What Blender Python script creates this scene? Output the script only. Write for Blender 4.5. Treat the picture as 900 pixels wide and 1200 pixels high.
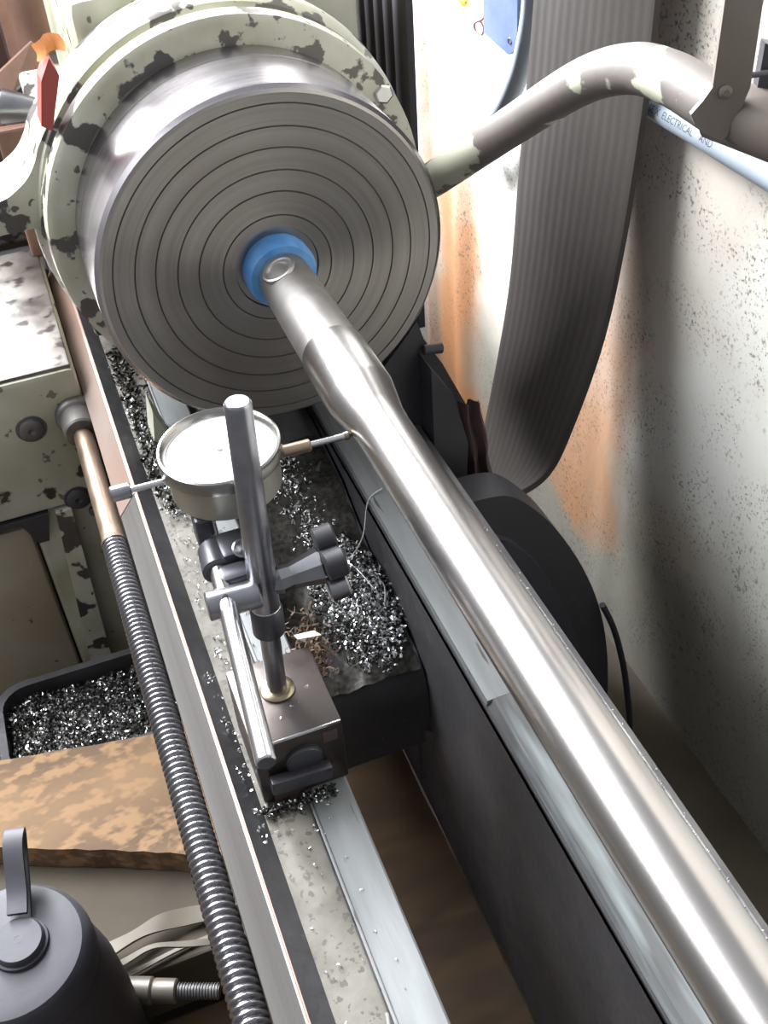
import bpy, bmesh, math, random
from mathutils import Vector, Matrix, noise
for o in list(bpy.data.objects): bpy.data.objects.remove(o, do_unlink=True)
COL = bpy.context.scene.collection
S = 0.001                      # all lengths below are millimetres; X across the bed, Y towards the headstock, Z up
R = random.Random(7)
PI = math.pi
sc = bpy.context.scene
# ------------------------------------------------------------------ camera
cd = bpy.data.cameras.new('camera'); cam = bpy.data.objects.new('camera', cd); COL.objects.link(cam); sc.camera = cam
cd.sensor_fit = 'VERTICAL'; cd.sensor_height = 24.0; cd.sensor_width = 18.0; cd.lens = 24.0*1300.05/1200
cd.clip_start = 0.01; cd.clip_end = 50
right = Vector((0.933886, -0.351611, -0.065006)); down = Vector((-0.276722, -0.595551, -0.754151)); fwd = Vector((0.226454, 0.72228, -0.653476))
M = Matrix((right, -down, -fwd)).transposed().to_4x4(); M.translation = Vector((-122.707, -548.998, 298.122))*S
cam.matrix_world = M
# ------------------------------------------------------------------ light
w = bpy.data.worlds.new('world'); sc.world = w; w.use_nodes = True
nt = w.node_tree; nt.nodes.clear()
wo = nt.nodes.new('ShaderNodeOutputWorld'); bg = nt.nodes.new('ShaderNodeBackground')
tc = nt.nodes.new('ShaderNodeTexCoord'); sx = nt.nodes.new('ShaderNodeSeparateXYZ'); cr = nt.nodes.new('ShaderNodeValToRGB')
mp = nt.nodes.new('ShaderNodeMapRange'); mp.inputs['From Min'].default_value = -1; mp.inputs['From Max'].default_value = 1
nt.links.new(tc.outputs['Generated'], sx.inputs[0]); nt.links.new(sx.outputs['Z'], mp.inputs['Value']); nt.links.new(mp.outputs[0], cr.inputs[0])
cr.color_ramp.elements[0].color = (.16, .155, .15, 1); cr.color_ramp.elements[1].color = (.62, .64, .67, 1)
e = cr.color_ramp.elements.new(.5); e.color = (.30, .30, .31, 1)
nt.links.new(cr.outputs[0], bg.inputs[0]); bg.inputs[1].default_value = 1.0; nt.links.new(bg.outputs[0], wo.inputs[0])
def area(name, loc, target, sx_, sy_, power, col):
    l = bpy.data.lights.new(name, 'AREA'); l.shape = 'RECTANGLE'; l.size = sx_; l.size_y = sy_; l.energy = power; l.color = col
    o = bpy.data.objects.new(name, l); COL.objects.link(o); o.location = loc
    o.rotation_euler = (Vector(target)-Vector(loc)).to_track_quat('-Z', 'Y').to_euler(); return o
area('skylight', (-0.46, 0.90, 1.08), (0.0, -0.10, 0.0), 1.20, 0.9, 90, (.97, .985, 1.0))
area('window_daylight', (-0.47, 1.71, 0.68), (-0.05, 0.0, 0.05), 0.34, 0.85, 210, (.97, .985, 1.0))
area('side_fill', (-1.05, 0.35, 1.0), (0.1, -0.05, 0.0), 0.6, 0.7, 30, (.97, .985, 1.0))  # unseen fill light, added to brighten the wall
vs = sc.view_settings; vs.view_transform = 'Standard'; vs.look = 'None'; vs.gamma = 1; vs.exposure = 0.02; vs.use_curve_mapping = False
# ------------------------------------------------------------------ materials
def hx(h, k=1.0):
    c = [int(h[i:i+2], 16)/255 for i in (0, 2, 4)]
    return tuple([((x/12.92) if x <= .04045 else ((x+.055)/1.055)**2.4)*k for x in c]+[1])
def mat(name, base, rough=.5, metal=0., var=None, vscale=30, vlo=.35, vhi=.65, bump=0., bscale=200, aniso=0, stretch=(1, 1, 1), rvar=0., chip=None, chips=40, chipt=.58, chip_metal=.6, coords='Object', spec=.5, speck=None, speckt=.70, specks=400, detail=6, soft=.03):
    m = bpy.data.materials.new(name); m.use_nodes = True; n = m.node_tree.nodes; L = m.node_tree.links
    b = n['Principled BSDF']; b.inputs['Roughness'].default_value = rough; b.inputs['Metallic'].default_value = metal
    b.inputs['Base Color'].default_value = base; b.inputs['Specular IOR Level'].default_value = spec
    t = n.new('ShaderNodeTexCoord'); mpn = n.new('ShaderNodeMapping'); L.new(t.outputs[coords], mpn.inputs[0]); mpn.inputs['Scale'].default_value = stretch
    m['_x'] = 1
    def noi(sc_, lo, hi, det=detail):
        x = n.new('ShaderNodeTexNoise'); x.inputs['Scale'].default_value = sc_; x.inputs['Detail'].default_value = det
        L.new(mpn.outputs[0], x.inputs['Vector']); r = n.new('ShaderNodeMapRange'); r.inputs['From Min'].default_value = lo; r.inputs['From Max'].default_value = hi
        L.new(x.outputs['Fac'], r.inputs['Value']); return r.outputs[0]
    def mix(fac, a, c):
        x = n.new('ShaderNodeMix'); x.data_type = 'RGBA'; L.new(fac, x.inputs[0])
        if hasattr(a, 'is_linked'): L.new(a, x.inputs[6])
        else: x.inputs[6].default_value = a
        x.inputs[7].default_value = c; return x.outputs[2]
    col = base
    if var: col = mix(noi(vscale, vlo, vhi), col, var)
    if chip:
        f = noi(chips, chipt, chipt+.02); col = mix(f, col, chip)
        r = n.new('ShaderNodeMapRange'); L.new(f, r.inputs['Value']); r.inputs['To Min'].default_value = metal; r.inputs['To Max'].default_value = chip_metal; L.new(r.outputs[0], b.inputs['Metallic'])
    if speck: col = mix(noi(specks, speckt, speckt+soft, 2), col, speck)
    if hasattr(col, 'is_linked'): L.new(col, b.inputs['Base Color'])
    if rvar:
        f = noi(vscale*2, .3, .7); r = n.new('ShaderNodeMapRange'); L.new(f, r.inputs['Value']); r.inputs['To Min'].default_value = rough; r.inputs['To Max'].default_value = rough+rvar; L.new(r.outputs[0], b.inputs['Roughness'])
    if bump:
        x = n.new('ShaderNodeTexNoise'); x.inputs['Scale'].default_value = bscale; x.inputs['Detail'].default_value = 5; L.new(mpn.outputs[0], x.inputs['Vector'])
        bp = n.new('ShaderNodeBump'); bp.inputs['Strength'].default_value = bump; bp.inputs['Distance'].default_value = .002; L.new(x.outputs['Fac'], bp.inputs['Height']); L.new(bp.outputs[0], b.inputs['Normal'])
    if aniso:
        b.inputs['Anisotropic'].default_value = aniso; tg = n.new('ShaderNodeTangent'); tg.direction_type = 'RADIAL'; tg.axis = 'Y'; L.new(tg.outputs[0], b.inputs['Tangent'])
    return m
cream = mat('cream_chipped_paint', hx('c2c2b4'), .4, 0, hx('a5a491'), 25, chip=hx('5f5c59'), chips=40, chipt=.56, speck=hx('5a5652'), speckt=.655, specks=110, bump=.25, bscale=60, stretch=(1, 1, 1))
cream2 = mat('cream_stained_paint', hx('b6b7aa'), .5, 0, hx('97967f'), 14, chip=hx('4b4844'), chips=26, chipt=.65, speck=hx('6a665c'), speckt=.67, specks=90, bump=.15, bscale=50)
beige = mat('beige_grimy_paint', hx('a8a394'), .6, 0, hx('8d7f6a'), 9, bump=.1, bscale=60, speck=hx('5a5148'), speckt=.72, specks=120)
chuckm = mat('turned_chuck_steel', hx('a8a4a0'), .38, 1, hx('96928e'), 12, aniso=.85)
chuckside = mat('turned_rim_steel', hx('a8a4a8'), .27, 1, hx('928e93'), 300, stretch=(.02, 1, .02), aniso=.7)
def radial_bands(m, dark):
    n = m.node_tree.nodes; L = m.node_tree.links; t = n.new('ShaderNodeTexCoord'); v = n.new('ShaderNodeVectorMath'); v.operation = 'MULTIPLY'; v.inputs[1].default_value = (1, 0, 1)
    l = n.new('ShaderNodeVectorMath'); l.operation = 'LENGTH'; x = n.new('ShaderNodeTexNoise'); x.noise_dimensions = '1D'; x.inputs['Scale'].default_value = 110; x.inputs['Detail'].default_value = 5; x.inputs['Roughness'].default_value = .7
    L.new(t.outputs['Object'], v.inputs[0]); L.new(v.outputs[0], l.inputs[0]); L.new(l.outputs['Value'], x.inputs['W'])
    r = n.new('ShaderNodeMapRange'); r.inputs['From Min'].default_value = .35; r.inputs['From Max'].default_value = .65; L.new(x.outputs['Fac'], r.inputs['Value'])
    mx = n.new('ShaderNodeMix'); mx.data_type = 'RGBA'; b = n['Principled BSDF']; src = b.inputs['Base Color'].links[0].from_socket
    L.new(r.outputs[0], mx.inputs[0]); L.new(src, mx.inputs[6]); mx.inputs[7].default_value = dark; L.new(mx.outputs[2], b.inputs['Base Color'])
radial_bands(chuckm, hx('928e89'))
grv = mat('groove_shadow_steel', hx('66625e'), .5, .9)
barm = mat('ground_bar_steel', hx('a5a2a0'), .26, 1, hx('9b9896'), 60, aniso=.35, stretch=(1, .2, 1))
barrough = mat('dull_turned_steel', hx('b5b2b0'), .45, 1, hx('979492'), 40)
castdark = mat('oily_black_casting', hx('4a494c'), .42, .35, hx('38383b'), 18, bump=.35, bscale=90, rvar=.25, speck=hx('77787a'), speckt=.74, specks=500)
castgrey = mat('oily_grey_iron', hx('6e6d6c'), .4, .6, hx('57565a'), 22, bump=.2, bscale=120, rvar=.2)
railr = mat('reddish_rail_iron', hx('8f776c'), .45, .5, hx('8c7f78'), 25, stretch=(1, .3, 1), bump=.1, bscale=100)
railm = mat('worn_rail_iron', hx('7b7977'), .38, .7, hx('5b5857'), 60, bump=.12, bscale=150, stretch=(1, .05, 1), rvar=.2)
wayb = mat('bright_ground_way', hx('7f8284'), .52, .4, hx('6b6e6f'), 70, stretch=(1, .12, 1), bump=.1, bscale=200, speck=hx('4a4947'), speckt=.67, specks=200, rvar=.15)
wayr = mat('smeared_rear_way', hx('6d6f70'), .5, .4, hx('525355'), 60, vlo=.4, vhi=.6, stretch=(1, .1, 1), bump=.15, bscale=150, speck=hx('8a9497'), speckt=.5, specks=160, soft=.3, rvar=.2)
waym = mat('mottled_grimy_way', hx('65625b'), .65, .1, hx('504d45'), 60, bump=.12, bscale=200, speck=hx('45413c'), speckt=.60, specks=260)
steel = mat('bright_rod_steel', hx('d2d2d4'), .22, 1)
steeld = mat('blued_steel', hx('9c9ca2'), .3, 1, hx('88898f'), 60)
blk = mat('black_oxide', hx('505056'), .36, .6, hx('424248'), 50)
blockm = mat('oily_ground_block', hx('5d5856'), .28, .85, hx('473f3e'), 35, bump=.08, bscale=90, rvar=.2)
redst = mat('worn_red_label', hx('5e4443'), .45, .3, hx('4a4341'), 200)
brass = mat('dull_brass', hx('9a8f78'), .3, 1)
white = mat('white_dial_enamel', hx('f4f4f2'), .35)
rimm = mat('satin_bezel', hx('918f8d'), .25, 1, aniso=.4)
dialb = mat('satin_dial_body', hx('a9a8a0'), .38, .9, hx('98978e'), 40)
glass = mat('dial_glass', (1, 1, 1, 1), .03); glass.node_tree.nodes['Principled BSDF'].inputs['Transmission Weight'].default_value = 1; glass.node_tree.nodes['Principled BSDF'].inputs['IOR'].default_value = 1.1
ink = mat('grey_print', hx('8e8e90'), .6)
inkd = mat('black_print', hx('3a3f47'), .6)
bluetape = mat('blue_tape', hx('4a86c4'), .6, 0, hx('6aa0d6'), 60)
screwm = mat('leadscrew_steel', hx('98989c'), .2, 1, hx('86858a'), 15, rvar=.1)
copper = mat('warm_oiled_shaft', hx('b09c8a'), .28, .95, hx('978272'), 30, rvar=.15)
belt = mat('ribbed_rubber', hx('423e3c'), .65, 0, hx('3a3735'), 30, spec=.25)
beltd = mat('rubber_groove', hx('3f3b39'), .7, spec=.2)
beltn = mat('dark_vee_rubber', hx('46454b'), .55, spec=.3)
rubber = mat('black_rubber', hx('2b2b30'), .6, 0, hx('2e2e34'), 25)
rubberg = mat('grey_black_plastic', hx('3a3a41'), .6, 0, hx('34343a'), 50, spec=.3, bump=.05)
darkb = mat('dark_grimy_guard', hx('2b2a2e'), .6, 0, hx('38373b'), 12, bump=.2, bscale=60)
pipem = mat('brown_grey_chipped_pipe', hx('6b6561'), .6, .1, hx('5c5652'), 20, chip=hx('a9aa98'), chips=30, chipt=.545, chip_metal=0, bump=.15, bscale=80, stretch=(1, .8, 1))
pipep = mat('brown_grey_paint', hx('746d68'), .62, .1, hx('675f59'), 20, bump=.1, bscale=90)
pvc = mat('pale_grey_conduit', hx('9aa4b0'), .45, 0, hx('8f99a6'), 20)
bluebox = mat('dusty_blue_plastic', hx('465980'), .6, 0, hx('5b6b88'), 40)
flexm = mat('grey_flex', hx('9aa3ae'), .5)
osb = mat('flake_board', hx('7a6044'), .75, 0, hx('594431'), 16, vlo=.35, vhi=.65, bump=.5, bscale=60, speck=hx('87694a'), speckt=.47, specks=120, soft=.12, stretch=(.6, 1, 1))
wood = mat('oily_brown_timber', hx('5f4a36'), .7, 0, hx('3b2c20'), 22, bump=.3, bscale=50, stretch=(.4, 1, 1), speck=hx('5f4a30'), speckt=.45, specks=60, soft=.3)
woodg = mat('olive_grimy_timber', hx('4a4235'), .8, 0, hx('3a3329'), 14, bump=.2, bscale=60)
brown = mat('rusty_brown_paint', hx('8a6c5d'), .55, .1, hx('6f5348'), 22, bump=.15, bscale=60, speck=hx('a59384'), speckt=.7, specks=50)
red = mat('faded_red_paint', hx('a04a42'), .5)
orange = mat('orange_cloth', hx('d08a50'), .8)
chipm = mat('bright_steel_chips', hx('e2e3e5'), .3, 1)
chipd = mat('dark_steel_chips', hx('4c4a45'), .45, .8, hx('2b2a2a'), 300)
rustm = mat('brown_swarf', hx('5f4a38'), .7, .2, hx('3d3026'), 120)
redrag = mat('red_brown_cloth', hx('5a3f40'), .85, 0, hx('47393b'), 60)
paper = mat('cream_paper', hx('e0d6c6'), .8)
yell = mat('yellow_plastic', hx('e3d842'), .4)
wirem = mat('red_brown_wire', hx('7c4a48'), .5)
strapm = mat('grey_strap', hx('6d665b'), .6, 0, hx('5b554d'), 40)
# ------------------------------------------------------------------ mesh helpers
def obj(name, verts, faces, m, parent=None, smooth=False, auto=None):
    me = bpy.data.meshes.new(name); me.from_pydata([Vector(v)*S for v in verts], [], faces)
    bm = bmesh.new(); bm.from_mesh(me); bmesh.ops.recalc_face_normals(bm, faces=bm.faces); bm.to_mesh(me); bm.free()
    if smooth: me.polygons.foreach_set('use_smooth', [True]*len(me.polygons))
    if smooth: 
        try: me.set_sharp_from_angle(angle=math.radians(auto or 35))
        except Exception: pass
    me.materials.append(m); o = bpy.data.objects.new(name, me); COL.objects.link(o)
    if parent: o.parent = parent
    return o
def tag(o, label=None, cat=None, group=None, kind=None):
    if label: o['label'] = label
    if cat: o['category'] = cat
    if group: o['group'] = group
    if kind: o['kind'] = kind
    return o
def thing(name, label, cat, loc=(0, 0, 0), group=None):
    o = bpy.data.objects.new(name, None); COL.objects.link(o); o.empty_display_size = .01
    tag(o, label, cat, group); o['_loc'] = 1; del o['_loc']; return o
class MB:
    def __init__(s): s.v = []; s.f = []
    def add(s, v, f):
        k = len(s.v); s.v += [tuple(x) for x in v]; s.f += [tuple(i+k for i in q) for q in f]; return s
    def build(s, name, m, parent=None, smooth=False, auto=None): return obj(name, s.v, s.f, m, parent, smooth, auto)
    def box(s, a, b, bev=0, rot=None, c=None):
        (x0, y0, z0), (x1, y1, z1) = a, b
        if bev <= 0:
            v = [(x, y, z) for x in (x0, x1) for y in (y0, y1) for z in (z0, z1)]
            f = [(0, 1, 3, 2), (4, 6, 7, 5), (0, 4, 5, 1), (2, 3, 7, 6), (0, 2, 6, 4), (1, 5, 7, 3)]
        else:
            bm = bmesh.new(); bmesh.ops.create_cube(bm, size=1)
            for q in bm.verts: q.co = Vector(((x0+x1)/2+q.co.x*(x1-x0), (y0+y1)/2+q.co.y*(y1-y0), (z0+z1)/2+q.co.z*(z1-z0)))
            bmesh.ops.bevel(bm, geom=bm.edges[:], offset=bev, segments=2, affect='EDGES', profile=.5)
            v = [tuple(q.co) for q in bm.verts]; f = [tuple(q.index for q in p.verts) for p in bm.faces]; bm.free()
        if rot is not None:
            cc = Vector(c or ((x0+x1)/2, (y0+y1)/2, (z0+z1)/2)); v = [tuple(cc+rot@(Vector(q)-cc)) for q in v]
        return s.add(v, f)
    def prism(s, poly, a, b, axis='Y'):
        n = len(poly); v = []
        for t in (a, b):
            for p in poly: v.append((p[0], t, p[1]) if axis == 'Y' else (p[0], p[1], t) if axis == 'Z' else (t, p[0], p[1]))
        f = [tuple(range(n)), tuple(range(2*n-1, n-1, -1))]+[(i, (i+1) % n, n+(i+1) % n, n+i) for i in range(n)]
        return s.add(v, f)
    def rev(s, prof, origin=(0, 0, 0), axis=(0, 1, 0), n=48, caps=True):   # prof: (distance along axis, radius)
        ax = Vector(axis).normalized(); u = ax.orthogonal().normalized(); w_ = ax.cross(u); o = Vector(origin); v = []; f = []
        for t, r in prof:
            for i in range(n):
                a = 2*PI*i/n; v.append(tuple(o+ax*t+(u*math.cos(a)+w_*math.sin(a))*max(r, .001)))
        for j in range(len(prof)-1):
            for i in range(n): f.append((j*n+i, j*n+(i+1) % n, (j+1)*n+(i+1) % n, (j+1)*n+i))
        if caps: f += [tuple(range(n)), tuple((len(prof)-1)*n+i for i in range(n))]
        return s.add(v, f)
    def cyl(s, a, b, r, r2=None, n=32):
        a = Vector(a); d = Vector(b)-a; L = d.length; r2 = r if r2 is None else r2; c = min(.6, r*.2, L*.2)
        return s.rev([(0, r-c), (c, r), (L-c, r2), (L, r2-c)], a, d, n)
    def tube(s, pts, r, n=10, sub=6, flat=None, closed=False):
        P = spline(pts, sub) if sub > 1 else [Vector(p) for p in pts]
        v = []; f = []; up = None
        for k, p in enumerate(P):
            t = (P[min(k+1, len(P)-1)]-P[max(k-1, 0)]).normalized()
            if up is None: up = t.orthogonal().normalized()
            up = (up-t*up.dot(t)).normalized(); sd = t.cross(up)
            rr = r(k/(len(P)-1)) if callable(r) else r
            for i in range(n):
                a = 2*PI*i/n; v.append(tuple(p+(up*math.cos(a)+sd*math.sin(a)*(flat or 1))*rr))
        for k in range(len(P)-1):
            for i in range(n): f.append((k*n+i, k*n+(i+1) % n, (k+1)*n+(i+1) % n, (k+1)*n+i))
        f += [tuple(range(n)), tuple((len(P)-1)*n+i for i in range(n))]
        return s.add(v, f)
def spline(pts, sub):
    P = [Vector(p) for p in pts]; out = []
    for i in range(len(P)-1):
        a, b, c, d = P[max(i-1, 0)], P[i], P[i+1], P[min(i+2, len(P)-1)]
        for k in range(sub):
            t = k/sub; out.append(.5*((2*b)+(c-a)*t+(2*a-5*b+4*c-d)*t*t+(3*b-a-3*c+d)*t**3))
    return out+[P[-1]]
# ------------------------------------------------------------------ setting
def wall_material():
    m = bpy.data.materials.new('stained_sheet_wall'); m.use_nodes = True; n = m.node_tree.nodes; L = m.node_tree.links; b = n['Principled BSDF']
    b.inputs['Roughness'].default_value = .6
    g = n.new('ShaderNodeTexCoord'); sep = n.new('ShaderNodeSeparateXYZ'); L.new(g.outputs['Object'], sep.inputs[0])
    def noi(sc_, det=5, vec=None):
        x = n.new('ShaderNodeTexNoise'); x.inputs['Scale'].default_value = sc_; x.inputs['Detail'].default_value = det
        L.new(vec or g.outputs['Object'], x.inputs['Vector']); return x.outputs['Fac']
    def mr(v, a, c, d=0, e_=1, smooth=True):
        r = n.new('ShaderNodeMapRange'); r.interpolation_type = 'SMOOTHSTEP' if smooth else 'LINEAR'
        L.new(v, r.inputs['Value']); r.inputs['From Min'].default_value = a; r.inputs['From Max'].default_value = c; r.inputs['To Min'].default_value = d; r.inputs['To Max'].default_value = e_; return r.outputs[0]
    def ma(op, a, c):
        x = n.new('ShaderNodeMath'); x.operation = op
        for i, q in enumerate((a, c)):
            if hasattr(q, 'is_linked'): L.new(q, x.inputs[i])
            else: x.inputs[i].default_value = q
        return x.outputs[0]
    def mix(f, a, c):
        x = n.new('ShaderNodeMix'); x.data_type = 'RGBA'; L.new(f, x.inputs[0])
        if hasattr(a, 'is_linked'): L.new(a, x.inputs[6])
        else: x.inputs[6].default_value = a
        x.inputs[7].default_value = c; return x.outputs[2]
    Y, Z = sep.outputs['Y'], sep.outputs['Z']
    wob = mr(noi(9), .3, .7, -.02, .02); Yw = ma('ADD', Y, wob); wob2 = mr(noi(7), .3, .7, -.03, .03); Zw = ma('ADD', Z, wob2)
    def band(v, c, hw, soft): # 1 inside
        d = ma('ABSOLUTE', ma('SUBTRACT', v, c), 0); return mr(d, hw-soft, hw+soft, 1, 0)
    col = hx('e4e4de')
    col = mix(mr(noi(6), .4, .65), col, hx('d6cec4'))
    dirt_falloff = mr(Zw, -.20, -.36); col = mix(ma('MULTIPLY', dirt_falloff, .80), col, hx('6f6c60'))  # lower wall: grime, with light falloff also painted into the colour
    # rust shapes (y, half width, z from, z to, colour, strength)
    for (yc, hw, soft, z0, z1, c, k) in ((.385, .050, .030, -.52, -.12, 'b57a48', .85), (.462, .018, .010, -.40, .20, 'b08a76', .75), (.125, .080, .025, -.385, -.13, 'b8845a', .82), (.080, .022, .014, -.26, .20, 'b59c8a', .55)):
        f = ma('MULTIPLY', band(Yw, yc, hw, soft), ma('MULTIPLY', mr(Zw, z0-.02, z0+.02), mr(Zw, z1+.06, z1-.06)))
        f = ma('MULTIPLY', ma('MULTIPLY', f, k), mr(noi(14), .15, .6, .6, 1)); col = mix(f, col, hx(c))
    spk = ma('MULTIPLY', ma('MULTIPLY', mr(noi(420, 3), .55, .68), mr(noi(18, 4), .38, .6)), .75); col = mix(spk, col, hx('4f4b45'))
    spk2 = ma('MULTIPLY', ma('MULTIPLY', mr(noi(150, 4), .60, .70), mr(noi(9, 3), .45, .6)), .6); col = mix(spk2, col, hx('57534c'))
    L.new(col, b.inputs['Base Color'])
    bp = n.new('ShaderNodeBump'); bp.inputs['Strength'].default_value = .2; bp.inputs['Distance'].default_value = .003; L.new(noi(60), bp.inputs['Height']); L.new(bp.outputs[0], b.inputs['Normal'])
    return m
def wx(y):   # sheet with shallow vertical ribs
    x = 270
    for c, h, hw in ((455, -7, 16), (372, -5, 30), (70, -1.2, 26), (-130, -1.5, 26), (240, -4, 25)):
        d = abs(y-c)/hw
        if d < 1: x += h*(.5+.5*math.cos(PI*d))
    return x
ys = [-620+i*7 for i in range(200)]
v = []; f = []
for y in ys: v += [(wx(y), y, -470), (wx(y), y, -300), (wx(y), y, 420), (300, y, 420), (300, y, -470)]
for i in range(len(ys)-1):
    for k in range(5): a = i*5+k; b_ = i*5+(k+1) % 5; f.append((a, b_, b_+5, a+5))
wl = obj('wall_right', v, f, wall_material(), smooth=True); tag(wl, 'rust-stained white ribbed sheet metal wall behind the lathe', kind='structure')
wb = MB().box((-900, 780, -470), (300, 800, 60)).build('wall_back', brown); tag(wb, 'dark brown wall beyond the headstock', kind='structure')
fl = MB().box((-900, -700, -490), (300, 800, -470)).build('floor', woodg); tag(fl, 'grimy brown bench surface below the machine', kind='structure')
# ------------------------------------------------------------------ lathe bed
bed = thing('lathe_bed', 'grey and black iron lathe bed running under the steel bar', 'lathe bed')
MB().prism([(-107, -129), (-108.5, -129.6), (-120, -144), (-120, -215), (-108, -222), (-108, -150), (-103, -150), (-98, -141.5), (-97, -141)], -640, 700).build('front_vee_rail', railm, bed)
MB().prism([(-107.3, -128.8), (-108.7, -129.3), (-120.4, -143.9), (-120.4, -150), (-112, -145)], 5, 700).build('tinted_rail_length', railr, bed)
MB().prism([(-106.6, -129.4), (-97, -141), (-97, -146), (-107, -140)], -640, 700).build('vee_shaded_face', castdark, bed)  # inner side of the vee, its shade put in as black material
MB().prism([(-107.3, -128.9), (-106.7, -128.9), (-106.4, -129.9), (-107.9, -129.6)], -640, 700).build('ridge_highlight', mat('bright_ridge_highlight', hx('756d68'), .6, .5, hx('8a6a58'), 6), bed)  # edge highlight along the ridge, painted as a thin bright strip
MB().prism([(-97.5, -141), (-97.5, -150), (-108, -150), (-108, -222), (-66, -222), (-66, -160), (-75.5, -152), (-75.5, -141)], -640, 700).build('inner_ledge', waym, bed)
MB().prism([(-75.5, -140.3), (-75, -140), (-56, -140), (-55, -141), (-55, -162), (-75.5, -162)], -640, 700).build('front_flat_way', wayb, bed)
for xx in (-76.6, -74.2):
    MB().box((xx-.25, -640, -140.6), (xx+.25, 700, -139.8)).build('scribed_line', castdark, bed)
MB().prism([(24, -144), (24, -150), (20, -335), (36, -345), (82, -345), (82, -143), (82, -150)], -640, 700).build('rear_web', castdark, bed, smooth=True)
MB().prism([(28.5, -140), (44, -140), (46, -143), (46, -152), (24, -152), (24, -146)], -640, 700).build('rear_flat_way', wayr, bed)
MB().prism([(25.5, -140.2), (28.6, -139.9), (41, -139.8), (41, -150), (24, -150)], -222, 700).build('unworn_way_edge', wayb, bed)
MB().prism([(46, -143), (58, -143), (66, -137), (74, -143), (79, -140.5), (82, -141), (82, -152), (46, -152)], -640, 700).build('rear_vee_way', castgrey, bed)
# cross rib with rounded front lip and rounded opening corner
rb = MB(); prof = []
for k in range(9):
    a = PI/2*k/8; prof.append((-118-27*math.sin(a), -222+27*math.cos(a)))
poly = [(300, -150), (60, -152), (0, -160), (-60, -186), (-100, -193)]+prof+[(-145, -262), (-130, -272), (300, -272)]
rb.prism(poly, -66, 22, 'X'); rb.build('cross_rib', castdark, bed, smooth=True, auto=50)
cr_ = MB(); n_ = 8; cp = [(22, -150)]
for k in range(n_+1):
    a = PI/2*k/n_; cp.append((-4+26*math.sin(a)-0, -146-26+26*math.cos(a)))
cr_.prism([(22.5, -140)]+[(22.5-9*(1-math.sin(PI/2*k/8)), -144-9*(1-math.cos(PI/2*k/8))) for k in range(8, -1, -1)], -300, -250, 'Z').build('corner_fillet', castdark, bed)
# ------------------------------------------------------------------ headstock
hs = thing('headstock', 'cream-painted chipped lathe headstock behind the round chuck', 'headstock')
MB().rev([(72, 60), (72, 111), (74, 115), (84, 116), (86, 105), (93, 105), (96, 116), (102, 120), (112, 121), (128, 119), (150, 112), (160, 100)], n=96).build('front_bearing_ring', cream, hs, smooth=True)
MB().box((-100, 195, -128), (56, 380, 20), 4).build('base_casting', cream, hs, smooth=True)
MB().box((-70, 140, 0), (107, 330, 118), 10).build('gear_housing', cream2, hs, smooth=True)
MB().rev([(0, 3), (0, 6), (5, 6), (5.5, 5)], (94, 76, 56), (0, -1, 0), 6).build('hex_bolt', steel, hs)
MB().prism([(-86, -139), (-74, -139), (-82, -112)], 60, 84).build('casting_corner', cream2, hs)
MB().prism([(p.x, p.z) for p in spline([(-98, 0, 66), (-106, 0, 56), (-110, 0, 48), (-116, 0, 40), (-124, 0, 34), (-136, 0, 29), (-172, 0, 23)], 5)]+[(-172, 4), (-139, 9), (-119, 9), (-98, 8)], 98, 150).build('curved_bracket', cream, hs)
MB().prism([(-112, 8), (-112, 30), (-103, 50), (-98, 20), (-100, 0)], 92, 125).build('bracket_lug', cream, hs)
MB().prism([(-89, 108), (-86, 98), (-97, 70), (-102, 74), (-96, 97)], 78, 96).build('red_edge_plate', red, hs)
# gearbox at left
gb = thing('feed_gearbox', 'green-grey feed gearbox with bolt heads left of the bed', 'gearbox')
bx = MB().box((-300, 150, -236), (-121.5, 345, -120), 5).build('gearbox_body', cream2, gb, smooth=True)
gt = mat('bare_worn_top', hx('5d5959'), .30, .8, hx('827d78'), 16, vlo=.42, vhi=.58, bump=.5, bscale=40, rvar=.35, speck=hx('3f3a3a'), speckt=.56, specks=60, soft=.08)
MB().box((-298, 153, -122), (-123.5, 346, -117.8), 1.8).build('top_cover', gt, gb, smooth=True)
MB().box((-300, 398, -135), (-119, 430, -116), 3).build('rear_cover', gt, gb)
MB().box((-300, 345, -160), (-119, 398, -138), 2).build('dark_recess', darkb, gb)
def bolt(x, z, r):
    b1 = MB().rev([(0, r*1.25), (.8, r*1.2), (.9, r), (3.5, r*.96), (4.5, r*.8), (4.6, r*.3), (4.0, r*.22), (3.2, 0.01)], (x, 150.3, z), (0, -1, 0), 28).build('bolt_head', castgrey if r > 8.7 else darkb, gb, smooth=True)
bolt(-162.2, -160.5, 9); bolt(-146, -231, 8.6)
MB().rev([(0, 4), (3, 4), (4, 2)], (-137.5, 150, -246), (0, -1, 0), 16).build('stud', castgrey, gb, smooth=True)
# lower pedestal
pd = thing('machine_pedestal', 'cream-painted machine pedestal with chipped rib under the gearbox', 'pedestal')
MB().box((-185, 158, -470), (-100, 300, -239), 3).build('panel', cream2, pd)
MB().prism([(-165, -237), (-153, -237), (-160, -410), (-178, -410)], 146, 162).build('raised_rib', cream, pd)
MB().box((-330, 156, -470), (-187, 310, -250), 6).build('side_panel', beige, pd, smooth=True)
MB().prism([(-300, -237), (-170, -237), (-176, -262), (-184, -262), (-192, -241), (-300, -252)], 148, 160).build('dark_lip', darkb, pd)
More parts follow.
